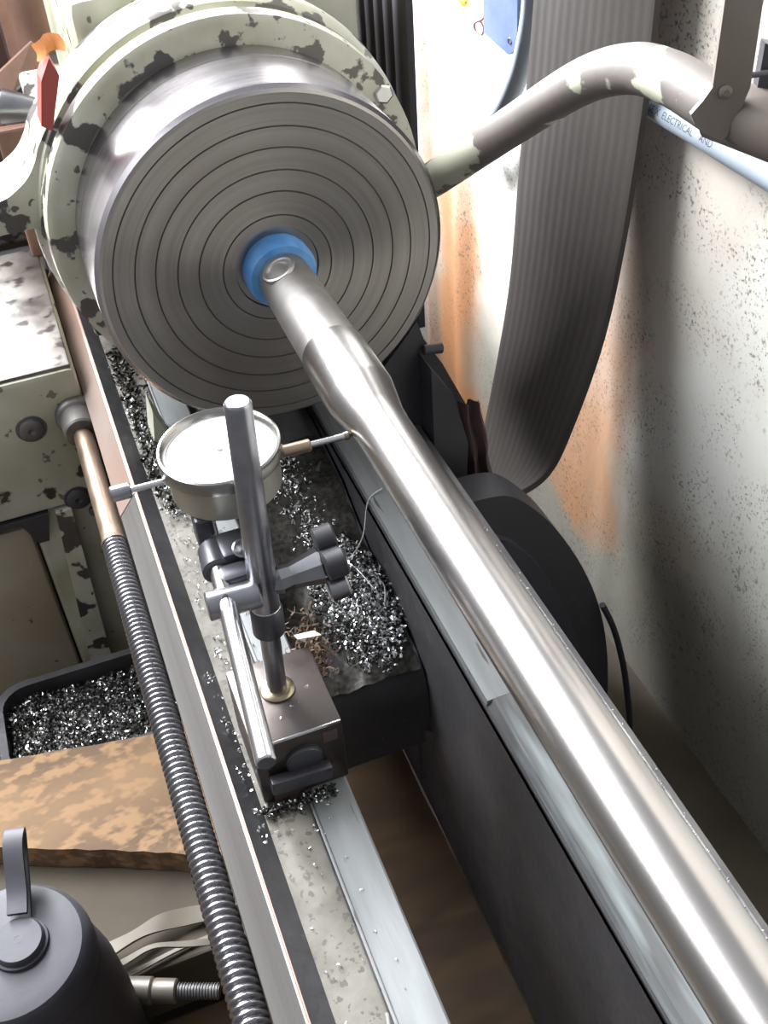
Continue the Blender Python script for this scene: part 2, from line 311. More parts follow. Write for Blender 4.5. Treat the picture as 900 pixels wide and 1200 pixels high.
# ------------------------------------------------------------------ chuck
ck = thing('lathe_chuck', 'large round grey steel lathe chuck with concentric rings on its face', 'chuck')
MB().rev([(71, 60), (71, 98.5), (69.5, 100), (52, 100), (51.6, 99.4), (51, 100), (4.2, 100), (1.4, 98.0)], n=128, caps=False).build('chuck_body', chuckside, ck, smooth=True)
gr = [91.2, 79.5, 68.4, 56.4, 44.7, 31.3]
pf = [(1.4, 98.0), (0, 96.4)]
for g_ in gr: pf += [(0, g_+.42), (.7, g_+.2), (.7, g_-.2), (0, g_-.42)]
pf += [(0, 24), (1.5, 23.5), (1.5, 14)]
cface = MB().rev(pf, n=128, caps=False).build('chuck_face', chuckm, ck, smooth=True, auto=20)
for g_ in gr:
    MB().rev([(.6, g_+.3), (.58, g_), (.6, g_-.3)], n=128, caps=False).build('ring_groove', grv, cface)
# ------------------------------------------------------------------ steel bar
br = thing('steel_bar', 'long bright polished steel bar held in the chuck', 'bar')
MB().rev([(-97, 14), (-97.3, 15.8), (-98.6, 16.7), (-137, 16.6), (-139, 16.3), (-157, 13.5), (-160, 13.1), (-170, 12.6), (-640, 12.3)], n=128).build('ground_shaft', barm, br, smooth=True, auto=30)
MB().rev([(3, 14.5), (-24, 15.0), (-60, 15.4), (-99, 15.6)], n=64).build('reduced_end', barrough, br, smooth=True)
tape = MB().rev([(2, 20), (-7, 20.2), (-12, 18.6), (-12.4, 14)], n=64).build('blue_tape_wrap', bluetape, br, smooth=True); tape['label'] = 'blue tape collar at the chuck end'
nd = Vector((-.40, -.0, .92)).normalized()
MB().rev([(14.2, 9.6), (15.6, 9.3), (16.0, 8.4), (15.7, 7.3), (14.0, 6.6), (15.0, .01)], (0, -27, 0), nd, 32).build('key_pocket', barrough, br, smooth=True)
# ------------------------------------------------------------------ leadscrew
ls = thing('leadscrew', 'long oily threaded leadscrew along the front of the bed', 'leadscrew')
LX, LZ = -128.5, -160
pitch = 3.75; n_a = 28; v = []; f = []; rows = int((0+600)/pitch*8)
for j in range(rows+1):
    y = -j*pitch/8
    for i in range(n_a):
        ph = (j/8+i/n_a) % 1.0; t = abs(ph-.5)*2; h = min(1, max(0, (t-.22)/.45)); r = 6.0+1.9*(h*h*(3-2*h))
        a = 2*PI*i/n_a; v.append((LX+r*math.cos(a), y, LZ+r*math.sin(a)))
for j in range(rows):
    for i in range(n_a): f.append((j*n_a+i, j*n_a+(i+1) % n_a, (j+1)*n_a+(i+1) % n_a, (j+1)*n_a+i))
obj('thread', v, f, screwm, ls, smooth=True, auto=180)
MB().rev([(0, 6), (-.5, 7.9), (2, 8.1), (3.5, 7.2), (4, 7), (150, 7)], (LX, 0, LZ), n=40).build('plain_shank', copper, ls, smooth=True)
MB().rev([(152, 15.5), (146, 15.5), (144, 14.2), (143, 12.6), (126, 12.2), (124.5, 11), (124, 8)], (LX-.5, 0, LZ+2), n=40).build('bearing_collar', railm, ls, smooth=True)
# ------------------------------------------------------------------ dial indicator
di = thing('dial_indicator', 'round white-faced dial indicator touching the steel bar', 'dial indicator')
D = Vector((-72.5, -157.5, 8)); AX = Vector((-.02, -.03, 1)).normalized()
MB().rev([(-22, 20), (-22, 23.5), (-20.5, 25), (-5, 25), (-4, 26), (-2, 26)], D, AX, 72).build('dial_case', dialb, di, smooth=True)
MB().rev([(-5, 26), (-4.5, 27.4), (0, 27.6), (1.6, 27), (2, 26), (1.2, 25), (-.6, 23.6), (-1.6, 23.4)], D, AX, 96, caps=False).build('bezel', rimm, di, smooth=True)
dface = MB().rev([(-1.5, 23.8), (-1.4, 23.5), (-1.4, .01)], D, AX, 72).build('dial_face', white, di, smooth=True)
tk = MB(); u = (Vector((1, 0, 0))-AX*AX.x).normalized(); w2 = AX.cross(u)
for k in range(50):
    a = 2*PI*k/50; r0 = 20.5 if k % 5 else 19.2; d = u*math.cos(a)+w2*math.sin(a); q = AX.cross(d)*.09; c = D+AX*-1.3
    tk.add([c+d*r0-q, c+d*22-q, c+d*22+q, c+d*r0+q], [(0, 1, 2, 3)])
tk.build('graduation_ticks', ink, dface)
nd_ = MB(); a = 2.3; d = u*math.cos(a)+w2*math.sin(a); q = AX.cross(d)*.35; c = D+AX*-1.0
nd_.add([c-d*5-q, c-d*5+q, c+d*9+q*.3, c+d*9-q*.3], [(0, 1, 2, 3)]); nd_.rev([(0, 1.3), (.5, 1.2)], c, AX, 16); nd_.build('needle', ink, dface)
PX = Vector((-12.6, -159, -3.5)); PB = Vector((-121.5, -156, -2.5)); pd_ = (PX-PB).normalized()
MB().cyl(PX-pd_*33, PX-pd_*19.5, 2.9, n=24).build('stem', copper, di, smooth=True)
plg = MB().cyl(PX-pd_*20, PX-pd_*3, 1.55, n=20).build('plunger', steel, di, smooth=True)
MB().rev([(0, 1.9), (2, 2.0), (3, 1.2), (4, .5)], PX-pd_*3.8, pd_, 20).build('contact_tip', brass, plg, smooth=True)
MB().cyl(PB+pd_*6, PB+pd_*27, 1.5, n=20).build('rear_plunger_rod', steel, di, smooth=True)
MB().cyl(PB-pd_*1, PB+pd_*8, 3.6, n=24).build('lifting_cap', steeld, di, smooth=True)
MB().cyl(PB+pd_*23, PB+pd_*27, 2.6, n=16).build('rear_bush', steel, di, smooth=True)
MB().box((-92, -176, -32), (-84, -164, -14), 1.5).build('back_lug', blk, di)
# ------------------------------------------------------------------ magnetic stand
ms = thing('magnetic_base_stand', 'magnetic base stand with vertical post on the front bed way', 'indicator stand')
blockb = MB().box((-95, -236.5, -140), (-53.3, -188, -97.7), .9).build('base_block', blockm, ms, smooth=True)
MB().box((-94.6, -237.2, -99.3), (-53.8, -236.2, -97.6), .3).build('bright_edge', steel, blockb)  # bright steel strip along the front top edge of the block
MB().prism([(-90, -139.5), (-80, -139.5), (-68, -132), (-60, -130), (-60, -127), (-90, -127)], -237.4, -236).build('lower_red_band', redst, blockb)
MB().box((-63, -237.0, -110), (-56, -236.2, -103), .2).build('red_label', redst, blockb)
rt = Matrix.Rotation(math.radians(4), 3, 'Y')
MB().rev([(0, 9), (2, 9), (2.4, 8.4), (3, 8.2)], (-73, -236.2, -116), (0, -1, 0), 32).build('switch_boss', blk, blockb, smooth=True)
MB().box((-91, -243.5, -128), (-62, -237.5, -119.5), 1.2, rt).build('switch_lever', blk, blockb, smooth=True)
pb = Vector((-75.1, -208.4, -97.7)); pt = Vector((-69, -208.4, 64)); pdv = (pt-pb).normalized(); PL = (pt-pb).length
MB().rev([(-.5, 8.2), (1, 8.2), (2, 7.2), (2.5, 5.5)], pb, pdv, 40).build('brass_washer', brass, ms, smooth=True)
MB().cyl(pb, pb+pdv*60, 4.6, n=40).build('lower_post', steeld, ms, smooth=True)
MB().rev([(54, 6.1), (55, 6.3), (90, 6.0), (PL-1.2, 5.3), (PL-.3, 4.7), (PL, 4.4)], pb, pdv, 48).build('upper_post', steeld, ms, smooth=True)
MB().rev([(39, 6.4), (40, 7.2), (53, 7.2), (54, 6.6), (54.4, 6.4)], pb, pdv, 40).build('clamp_collar', blk, ms, smooth=True)
MB().rev([(0, 6.15), (.8, 6.5), (1.4, 6.15)], pb+pdv*54, pdv, 40).build('bright_ring', steel, ms, smooth=True)
cz = -30.5; cc = pb+pdv*67
cxd = Vector((1, -.02, -.02)).normalized()
lc = Vector((-91.3, -212.5, -29.5))
slv = MB().cyl(lc-cxd*6.5, lc+cxd*16, 6.4, n=32).build('swivel_sleeve', steeld, ms, smooth=True)
MB().rev([(0, 1.5), (.3, 1.4)], lc+Vector((1.5, -3.2, 5.5)), (0, -.5, .86), 16).build('set_screw_hole', blk, slv)
MB().box((-90, -207, -39), (-64, -196, -23), 3).build('clamp_body', blk, ms, smooth=True)
ks = cc+Vector((6, 0, 0))
MB().rev([(-2, 5), (2, 6.2), (4, 6.0), (7, 5.6), (20, 8.4), (21, 8.0), (24, 7)], ks, (1, -.02, .10), 8).build('clamp_cone_nut', steeld, ms)
kc = ks+Vector((24.5, -1, 2.5)); kax = Vector((1, -.02, .10)).normalized(); ku = kax.orthogonal().normalized(); kw = kax.cross(ku)
kb = MB().rev([(-4, 7), (-3, 8.5), (4, 8.5), (5, 7.5)], kc, kax, 24)
kb = kb.build('clamp_knob', blk, ms, smooth=True)
for k in range(4):
    a = math.radians(52+90*k); dd = Vector((0, math.cos(a), math.sin(a))); c = kc+dd*10.5
    MB().rev([(-4.6, 5.2), (-3.8, 6.2), (3.8, 6.2), (4.6, 5.2)], c, kax, 24).build('knob_lobe', rubber if k != 2 else steeld, kb, smooth=True)
ra = Vector((-96.8, -299, -29)); rb_ = Vector((-84.5, -152, -27))
crod = MB().cyl(ra, rb_, 4.0, n=40).build('cross_rod', steel, ms, smooth=True)
MB().rev([(0, 3.4), (-.3, 3.2)], ra, (rb_-ra), 32).build('rod_end_face', blk, crod)
e1 = ra+(rb_-ra)*.76
MB().rev([(-8, 5.8), (-7, 7), (7, 7), (8, 6)], e1+Vector((0, 0, -1)), (rb_-ra), 32).build('dovetail_clamp', blk, ms, smooth=True)
MB().box((e1.x+2, e1.y-8, e1.z-8), (e1.x+18, e1.y+9, e1.z+7), 2.5).build('dovetail_block', blk, ms, smooth=True)
MB().rev([(0, 4.2), (3, 4.2), (3.4, 3.4), (2.4, 2.2), (1.2, .01)], e1+Vector((11, -6, 6)), (0, -.5, .86), 24).build('clamp_screw', steeld, ms, smooth=True)
# ------------------------------------------------------------------ belts
def ribbed_belt(path, path2, nrib, th, label, mt, depth):
    t = thing('drive_belt', label, 'belt')
    P = spline(path, 8); Q = spline(path2, 8); v = []; f = []
    full = [(k/(nrib*4), 0 if k % 4 == 0 else depth) for k in range(nrib*4+1)]+[(1, th), (0, th)]; m_ = len(full)
    for k, p in enumerate(P):
        tg = (P[min(k+1, len(P)-1)]-P[max(k-1, 0)]).normalized(); wv = Q[k]-p; nrm = tg.cross(wv.normalized()).normalized()
        for (a, h) in full: v.append(tuple(p+wv*a+nrm*h))
    for k in range(len(P)-1):
        for i in range(m_): f.append((k*m_+i, k*m_+(i+1) % m_, (k+1)*m_+(i+1) % m_, (k+1)*m_+i))
    o = obj('ribbed_strip', v, f, mt, t, smooth=True, auto=60); o.data.materials.append(beltd)
    for k, pl in enumerate(o.data.polygons):
        if k % m_ < nrib*4 and (k % m_) % 4 in (0, 3): pl.material_index = 1
    return t
ribbed_belt([(243, 20, 330), (242, 20, 200), (241, 20, 98), (239, 20, 40), (232, 20, -47), (221, 20, -121), (201, 20, -188), (184, 20, -224), (158, 20, -236), (128, 20, -232), (108, 20, -226)],
            [(243, 163, 330), (242, 163, 200), (239, 163, 98), (235, 163, 30), (228, 163, -57), (221, 163, -150), (208, 163, -232), (192, 163, -312), (176, 163, -372), (150, 163, -392), (120, 163, -390)], 14, 4, 'broad dark ribbed rubber belt hanging in a curve before the stained wall', belt, -.4)
ribbed_belt([(140, 150, 330), (140, 150, 100), (139, 150, -40), (138, 150, -160)], [(140, 300, 330), (140, 300, 100), (139, 300, -40), (138, 300, -160)], 8, 5, 'dark ribbed belt strand just right of the headstock top', beltn, -4)
# dark motor guard and clutter under the belt
mg = thing('motor_guard', 'black rounded motor guard behind the bed under the belt', 'guard')
out = [(84, -158), (100, -158), (117, -163), (135, -182), (152, -207), (172, -247), (188, -292), (198, -340), (203, -395), (204, -470), (84, -470)]
po = [(p.x, p.z) for p in spline([(a, 0, b) for a, b in out[:-1]], 4)]+[(84, -470)]
MB().prism(po, -60, -34).build('guard_shell', darkb, mg, smooth=True)
pi_ = [(84+(a-84)*.80, -470+(b+470)*.90) for a, b in po]
MB().prism(pi_, -66, -58).build('guard_front', mat('guard_grey', hx('3c3b42'), .5, 0, hx('323138'), 15), mg, smooth=True)
tag(MB().tube([(184, -71, -280), (195, -71, -308), (205, -71, -345), (212, -71, -380), (218, -74, -430), (218, -76, -468)], 2.4, 10, 6).build('black_cable', rubber, smooth=True), 'thin black cable hanging down beside the motor guard', 'cable')
cl = thing('countershaft_bracket', 'dark grimy casting between the chuck and the ribbed belt', 'bracket')
MB().prism([(84, -62), (88, -76), (100, -98), (115, -133), (126, -154), (122, -218), (84, -225), (58, -225), (58, -92), (76, -72)], 9, 17).build('bracket_plate', darkb, cl)
MB().prism([(84, -85), (98, -108), (108, -150), (104, -220), (84, -225)], -12, 10).build('bracket_boss', darkb, cl)
MB().cyl((86, 6, -82), (99, 6, -84), 3.4, n=16).build('stub_bolt', rubber, cl, smooth=True)
rg = MB()
gv = []; gf = []
for i in range(13):
    for j in range(15):
        x = 96+i*1.7+j*.9; z = -118-j*6.2; y = 6-3*math.sin(i*1.3+j*.12)-2.5*math.sin(j*.9+i*.3)-i*.6; gv.append((x, y-12, z))
for i in range(12):
    for j in range(14): a = i*15+j; gf.append((a, a+1, a+16, a+15))
k_ = len(gv); gv += [(a, b+2.0, c) for a, b, c in gv]; gf += [tuple(q+k_ for q in reversed(p)) for p in gf]
tag(obj('work_rag', gv, gf, redrag, smooth=True), 'dark red-brown crumpled rag behind the bar near the chuck', 'rag')
# ------------------------------------------------------------------ bent pipe with strap
bp_ = thing('bent_pipe', 'brown-grey chipped bent pipe crossing in front of the belt', 'pipe')
MB().tube([(114, 62, 0), (117, 50, 8), (136.6, -13.5, 58), (141.8, -76.5, 100), (143.3, -118, 119), (143.8, -150, 124.5), (145, -182, 123.5), (147.5, -192, 122.5)], lambda t: 10.6+.4*t, 28, 10).build('pipe_body', pipem, bp_, smooth=True)
MB().tube([(143.5, -184, 124), (152, -203, 122), (163, -225, 119)], 12.2, 28, 4).build('pipe_sleeve', pipep, bp_, smooth=True)
sp = thing('support_strap', 'flat brown-grey upright strap holding the bent pipe', 'bracket')
def plate(pts, th, nrm):
    nrm = Vector(nrm).normalized(); P = [Vector(p) for p in pts]; n = len(P)
    v = [tuple(p) for p in P]+[tuple(p+nrm*th) for p in P]
    return MB().add(v, [tuple(range(n)), tuple(range(2*n-1, n-1, -1))]+[(i, (i+1) % n, n+(i+1) % n, n+i) for i in range(n)])
u1 = Vector((.93, -.35, 0)).normalized(); up = Vector((0, 0, 1)); c0 = Vector((139, -188, 124)); nv = Vector((.35, .93, 0)).normalized()
def sp_(a, b): return c0+u1*a+up*b-nv*13
plate([sp_(-4, 100), sp_(9, 100), sp_(9, 14), sp_(7, 7), sp_(4, 1), sp_(3, -4), sp_(1, -6), sp_(-5, -3), sp_(-10, 1), sp_(-12, 5), sp_(-8, 10), sp_(-5, 15)], 3.0, nv).build('strap_plate', pipep, sp)
MB().rev([(0, 2.6), (.8, 2.4), (1.4, 1.2)], sp_(0, 13)-nv*.1, -nv, 16).build('rivet', pipep, sp)
MB().cyl(sp_(8, 17)+nv*4, sp_(20, 17)+nv*6, 1.2, n=10).build('thin_pin', blk, sp)
hb = thing('black_hinge_block', 'dark square block behind the pipe at the right edge', 'block')
plate([sp_(14.5, 27)+nv*8, sp_(34, 22)+nv*8, sp_(34, 0)+nv*8, sp_(14, 6)+nv*8], 6, nv).build('block_plate', blk, hb)
# conduit with printed lettering
cdt = thing('electrical_conduit', 'pale grey plastic electrical conduit with printed lettering along the wall', 'conduit')
CA = Vector((255, 130, 29)); CB = Vector((255, -200, 34))
MB().cyl(CA, CB, 7.6, n=40).build('conduit_tube', pvc, cdt, smooth=True)
def text(s_, size, m, parent, name, origin, xdir, ydir, cyl=None):
    c = bpy.data.curves.new(name, 'FONT'); c.body = s_; c.size = size; c.resolution_u = 2; c.extrude = .0
    o = bpy.data.objects.new(name, c); COL.objects.link(o); bpy.context.view_layer.update()
    dg = bpy.context.evaluated_depsgraph_get(); me = bpy.data.meshes.new_from_object(o.evaluated_get(dg)); bpy.data.objects.remove(o, do_unlink=True)
    bm = bmesh.new(); bm.from_mesh(me)
    for k in range(2): bmesh.ops.subdivide_edges(bm, edges=[e_ for e_ in bm.edges if e_.calc_length() > 1.2], cuts=1)
    xd = Vector(xdir).normalized(); yd = Vector(ydir).normalized(); zd = xd.cross(yd)
    for q in bm.verts:
        ang = (q.co.y-size*.35)/cyl; q.co = (Vector(origin)+xd*q.co.x+(yd*math.sin(ang)+zd*math.cos(ang))*(cyl+.12))*S
    bm.to_mesh(me); bm.free(); me.materials.clear(); me.materials.append(m); me.name = name
    r = bpy.data.objects.new(name, me); COL.objects.link(r); r.parent = parent; return r
cdv = (CB-CA).normalized(); nrmv = Vector((-.93, 0, .36)); ydv = nrmv.cross(cdv)
if ydv.z < 0: ydv = -ydv
text('PVC', 5.2, inkd, cdt, 'printed_lettering', CA+cdv*74, cdv, ydv, 7.6)
text('SE X  ELECTRICAL    AND', 6.0, inkd, cdt, 'printed_lettering', CA+cdv*103, cdv, ydv, 7.6)
# blue box, flexible cable, wire
jb = thing('junction_box', 'dusty blue plastic junction box on the white wall at the top', 'box')
plate([(250, 273, 60), (250, 214, 60), (250, 214, 14), (250, 228, 5), (250, 273, 9)], 18, (1, 0, 0)).build('box_body', bluebox, jb)
MB().rev([(0, 2.4), (1, 2)], (250, 226, 16), (-1, 0, 0), 12).build('box_screw', steeld, jb)
tag(MB().tube([(243, 174, 110), (242, 173, 60), (240, 177, 30), (240, 192, 1), (240, 221, -34), (242, 262, -62), (250, 310, -95)], 8, 16, 6).build('flexible_conduit', flexm, smooth=True), 'grey flexible conduit curving down left of the broad belt', 'conduit')
wr = thing('loose_wire', 'thin red-brown wire with a yellow connector and small loop', 'wire')
MB().tube([(261, 346, 20), (262, 330, 13), (262, 312, 9), (262, 300, 4), (262, 303, -3), (261, 313, -2), (260, 312, 4), (261, 298, 11), (260, 290, 19), (257, 262, 34), (256, 250, 45)], .9, 8, 6).build('wire_strand', wirem, wr, smooth=True)
MB().rev([(0, 3), (3, 4.2), (14, 3.6), (16, 2)], (262, 334, 13), (0, .8, .35), 12).build('wire_connector', yell, wr, smooth=True)
# ------------------------------------------------------------------ left background
co = thing('rusty_column', 'rusty brown painted round column behind the headstock', 'column')
MB().cyl((-73, 395, 330), (-73, 395, -130), 20, n=40).build('column_tube', brown, co, smooth=True)
cpv = mat('dark_column', hx('4a3835'), .6)
tag(MB().box((-190, 435, -460), (-99, 490, 330), 3).build('dark_post', cpv), 'dark brown post at the far upper left', 'post')
bpz = thing('slotted_plate', 'brown slanted slotted plate above the grey handle', 'plate')
plate([(-124, 352, 14), (-84, 352, 38), (-74, 346, 26), (-75, 344, 12), (-90, 340, -6), (-124, 340, -14)], 5, (0, 1, 0)).build('plate_body', brown, bpz)
MB().box((-104, 340, 9), (-98, 352, 11.5), .8, Matrix.Rotation(-.5, 3, 'Y')).build('slot', rubber, bpz)
tag(MB().box((-128, 330, -120), (-100, 360, -14), 2).build('brown_upright', brown), 'rusty brown upright bar below the grey handle', 'bar')
hd = thing('lever_handle', 'tapered grey steel lever handle left of the headstock', 'handle')
MB().rev([(0, 8), (1, 11), (3, 12), (26, 7.5), (30, 5.5), (34, 4.5)], (-119, 258, 28), (26, -11, -4), 32).build('handle_cone', steeld, hd, smooth=True)
MB().cyl((-95, 247.5, 24), (-84, 243, 22), 4, n=20).build('handle_pin', steel, hd, smooth=True)
rgm = MB(); 
gv = [(-95+i*2.6+math.sin(j), 86-3*math.sin(i*1.1)+j*1.2, 107+j*1.8+i*.5-.8*abs(i-3)) for i in range(7) for j in range(5)]
gf = [(i*5+j, i*5+j+1, (i+1)*5+j+1, (i+1)*5+j) for i in range(6) for j in range(4)]
k_ = len(gv); gv += [(a, b+2, c) for a, b, c in gv]; gf += [tuple(q+k_ for q in reversed(p)) for p in gf]
tag(obj('orange_cloth', gv, gf, orange, smooth=True), 'scrap of orange cloth beside the top of the headstock ring', 'cloth')
# ------------------------------------------------------------------ chip tray, timber, bottle, rod
tr = thing('chip_tray', 'black iron chip tray full of shavings left of the leadscrew', 'tray')
def rr(x0, y0, x1, y1, r, n=6):
    o = []
    for cx, cy, a0 in ((x1-r, y1-r, 0), (x0+r, y1-r, 90), (x0+r, y0+r, 180), (x1-r, y0+r, 270)):
        for k in range(n+1): a = math.radians(a0+90*k/n); o.append((cx+r*math.cos(a), cy+r*math.sin(a)))
    return o
A = rr(-251, 4, -60, 100, 24); B = rr(-245, 10, -66, 94, 20); n = len(A); v = []; f = []
for L_, z in ((A, -376), (A, -352), (B, -352), (B, -372)): v += [(x, y, z) for x, y in L_]
for k in range(3):
    for i in range(n): f.append((k*n+i, k*n+(i+1) % n, (k+1)*n+(i+1) % n, (k+1)*n+i))
f += [tuple(range(n)), tuple(3*n+i for i in range(n))]
obj('tray_shell', v, f, castdark, tr)
ob = MB(); 
def slab(pts, z0, z1, jag=0):
    P = []
    for i in range(len(pts)):
        a = Vector(pts[i]); b = Vector(pts[(i+1) % len(pts)]); k = max(1, int((b-a).length/9)) if jag else 1
        for q in range(k): P.append(a.lerp(b, q/k)+Vector((R.uniform(-jag, jag), R.uniform(-jag, jag))))
    return MB().prism([(p.x, p.y) for p in P], z0, z1, 'Z')
tag(slab([(-330, 26), (-132, -14), (-106, -19), (-106, -134), (-150, -112), (-330, -28)], -351, -330, .8).build('flake_board', osb), 'light brown flake board lying across under the bed', 'board')
tag(MB().box((-340, -175, -405), (-106, -30, -352), 2).build('timber_beam', woodg), 'olive-brown grimy timber beam under the flake board', 'timber')
tag(slab([(-104, -60), (19.2, -60), (19.2, -520), (-104, -520)], -385, -337, .3).build('timber_plank', wood), 'oily brown plank seen down through the bed opening', 'timber')
tag(MB().box((-340, -420, -440), (-110, -178, -408), 2).build('timber_shelf', wood), 'dark brown timber below the threaded rod', 'timber')
for i, (p0, lab) in enumerate((([(-232, -92, -349), (-190, -108, -348.5), (-165, -106, -348), (-136, -114, -350), (-110, -120, -351)], 0), ([(-225, -104, -352), (-180, -121, -351), (-158, -121, -347), (-110, -138, -351)], 1))):
    pass
st = thing('webbing_strap', 'folded grey-brown strap lying over the timber', 'strap')
def ribbon(pts, wdt, th, name, m, parent):
    P = spline(pts, 6); v = []; f = []
    for k, p in enumerate(P):
        tw = .25*math.sin(k*.35); wv = Vector((.25, 1, tw*1.5)).normalized()*wdt/2; nn = Vector((0, -tw, 1)).normalized()*th/2
        v += [tuple(p-wv-nn), tuple(p+wv-nn), tuple(p+wv+nn), tuple(p-wv+nn)]
    for k in range(len(P)-1):
        for i in range(4): f.append((k*4+i, k*4+(i+1) % 4, (k+1)*4+(i+1) % 4, (k+1)*4+i))
    f += [(0, 1, 2, 3), tuple(len(v)-4+i for i in range(4))]
    return obj(name, v, f, m, parent, smooth=True)
ribbon([(-240, -160, -349), (-212, -158, -343), (-190, -156, -339), (-170, -151, -341), (-150, -151, -345), (-120, -156, -347)], 11, 1.6, 'strap_fold', strapm, st)
ribbon([(-228, -166, -348), (-196, -168, -341), (-175, -168, -336), (-155, -172, -340), (-125, -178, -345)], 4, 1.4, 'strap_fold', strapm, st)
ribbon([(-232, -170, -351), (-196, -173, -348), (-160, -168, -349), (-125, -166, -351)], 3, 1.4, 'strap_fold', strapm, st)
rd = thing('threaded_rod', 'short grey steel rod with a threaded end beside the bottle', 'rod')
RA = Vector((-215, -176, -345)); RD = Vector((1, -.42, 0)).normalized()
MB().rev([(0, 8.2), (36, 8.2), (37, 7.4), (37.6, 6.8), (38.5, 7.4), (51, 7.2), (52, 6)], RA, RD, 32).build('rod_body', mat('grey_painted_rod', hx('6f6a63'), .45, .4, hx('625d56'), 30), rd, smooth=True)
pf = []
for k in range(60): pf.append((51+k*.45, 4.9 if k % 4 < 2 else 4.1))
MB().rev(pf, RA, RD, 24).build('threaded_end', castgrey, rd, smooth=True)
bo = thing('black_bottle', 'black plastic bottle with looped cap at the lower left', 'bottle')
BC = Vector((-236, -203, -232))
MB().rev([(0, 10), (0, 12.2), (-1.4, 13.2), (-3.5, 13.4), (-3.8, 14.6), (-6, 15), (-6.5, 15)], BC+Vector((6, 0, 6)), (0, 0, 1), 48).build('cap_hub', rubberg, bo, smooth=True)
MB().rev([(-.6, 0.01), (-.6, 1.8), (.1, 2.0), (.1, 2.4)], BC+Vector((6, 0, 6)), (0, 0, 1), 16, caps=False).build('vent_hole', rubber, bo)
MB().rev([(0, .01), (0, 30), (-1.5, 37), (-5, 40), (-12, 41.5), (-20, 41.5)], BC, (0, 0, 1), 64).build('cap', rubberg, bo, smooth=True)
MB().rev([(-18, 38), (-20, 40), (-32, 43), (-50, 46), (-80, 47.5), (-172, 47), (-175, 44)], BC, (0, 0, 1), 64).build('bottle_body', rubber, bo, smooth=True)
ribn = spline([(-228, -192, -231), (-226, -176, -229), (-223, -155, -221), (-221, -148, -213), (-221, -151, -209), (-223, -160, -210), (-226, -178, -221), (-228, -190, -224)], 6)
v = []; f = []
for k, p in enumerate(ribn):
    tg_ = (ribn[min(k+1, len(ribn)-1)]-ribn[max(k-1, 0)]).normalized(); sd = Vector((1, -.25, 0)).normalized(); nn = sd.cross(tg_).normalized()*1.3; hw = sd*5.2
    v += [tuple(p-hw-nn), tuple(p+hw-nn), tuple(p+hw+nn), tuple(p-hw+nn)]
for k in range(len(ribn)-1):
    for i in range(4): f.append((k*4+i, k*4+(i+1) % 4, (k+1)*4+(i+1) % 4, (k+1)*4+i))
f += [(0, 1, 2, 3), tuple(len(v)-4+i for i in range(4))]
obj('carry_loop', v, f, rubberg, bo, smooth=True)
# ------------------------------------------------------------------ scraps and swarf
tag(plate([(-57.5, -186, -56-38), (-46, -186, -58-38), (-48, -180, -98), (-58, -180, -97)], .6, (0, 0, 1)).build('paper_scrap', paper), 'small cream paper scrap behind the magnetic base', 'paper')
def curl(mb, c, r, turns, wd, rnd, th0=None):
    ax = Vector((rnd.gauss(0, 1), rnd.gauss(0, 1), rnd.gauss(0, .5))).normalized(); u_ = ax.orthogonal().normalized(); w_ = ax.cross(u_); n = max(3, int(turns*6)); v = []; a0 = rnd.uniform(0, 6.28)
    for k in range(n+1):
        a = a0+2*PI*turns*k/n; p = Vector(c)+(u_*math.cos(a)+w_*math.sin(a))*r+ax*(k/n-.5)*wd*2*turns
        v += [p-ax*wd/2, p+ax*wd/2]
    mb.add(v, [(2*k, 2*k+1, 2*k+3, 2*k+2) for k in range(n)])
def chips(name, label, sampler, n, rr_, wd, seed, m, turns=(.3, 1.1), parent=None):
    rnd = random.Random(seed); mb = MB()
    for _ in range(n): curl(mb, sampler(rnd), rnd.uniform(*rr_), rnd.uniform(*turns), rnd.uniform(*wd), rnd)
    o = obj(name, mb.v, mb.f, m); return tag(o, label, 'swarf', kind='stuff')
def moundz(x, y):   # chip heap on the cross rib
    d = ((x-2)/30)**2+((y+88)/56)**2
    base = -192+(y+100)/40*7 if y < -60 else -185.2+(y+60)/60*26.2 if y < 0 else -159+y*.13
    return base+max(0, 1-d)*13+2*noise.noise(Vector((x*.1, y*.1, 3)))
gx = [-52+i*3 for i in range(25)]; gy = [-140+i*5 for i in range(38)]
v = [(x, y, moundz(x, y)+1.6*noise.noise(Vector((x*.4, y*.4, 0)))) for x in gx for y in gy]; n = len(gy)
f = [(i*n+j, i*n+j+1, (i+1)*n+j+1, (i+1)*n+j) for i in range(len(gx)-1) for j in range(n-1)]
hp = obj('packed_swarf', v, f, chipd, smooth=True); tag(hp, 'dark packed swarf filling the bed channel beside the base', 'swarf', kind='stuff')
def s_mound(r):
    while True:
        x = r.gauss(-2, 13); y = r.gauss(-86, 27)
        if ((x+1)/26)**2+((y+88)/50)**2 < 1: return (x, y, moundz(x, y)+r.uniform(0, 3))
chips('steel_shavings', 'heap of bright steel shavings on the rib between the bed ways', s_mound, 2300, (.7, 2.0), (.5, 1.3), 3, chipm)
chips('dark_shavings', 'dull grey shavings among the heap between the bed ways', s_mound, 900, (.8, 2.4), (.6, 1.4), 31, chipd)
def s_mid(r): y = r.uniform(-70, 45); x = -11+r.gauss(0, 7)-y*.1; return (x, y, moundz(x, y)+r.uniform(0, 1.5))
chips('steel_shavings', 'sparse shavings in the channel behind the dial indicator', s_mid, 650, (.6, 1.6), (.4, .9), 4, chipm)
def s_left(r): y = 130-150*r.random(); x = -89+r.gauss(0, 4.0); return (max(-96, min(-78, x)), y, -140+abs(r.gauss(0, 2)))
chips('steel_shavings', 'glittering shavings on the front way below the chuck rim', s_left, 240, (.6, 1.7), (.4, 1.1), 5, chipm)
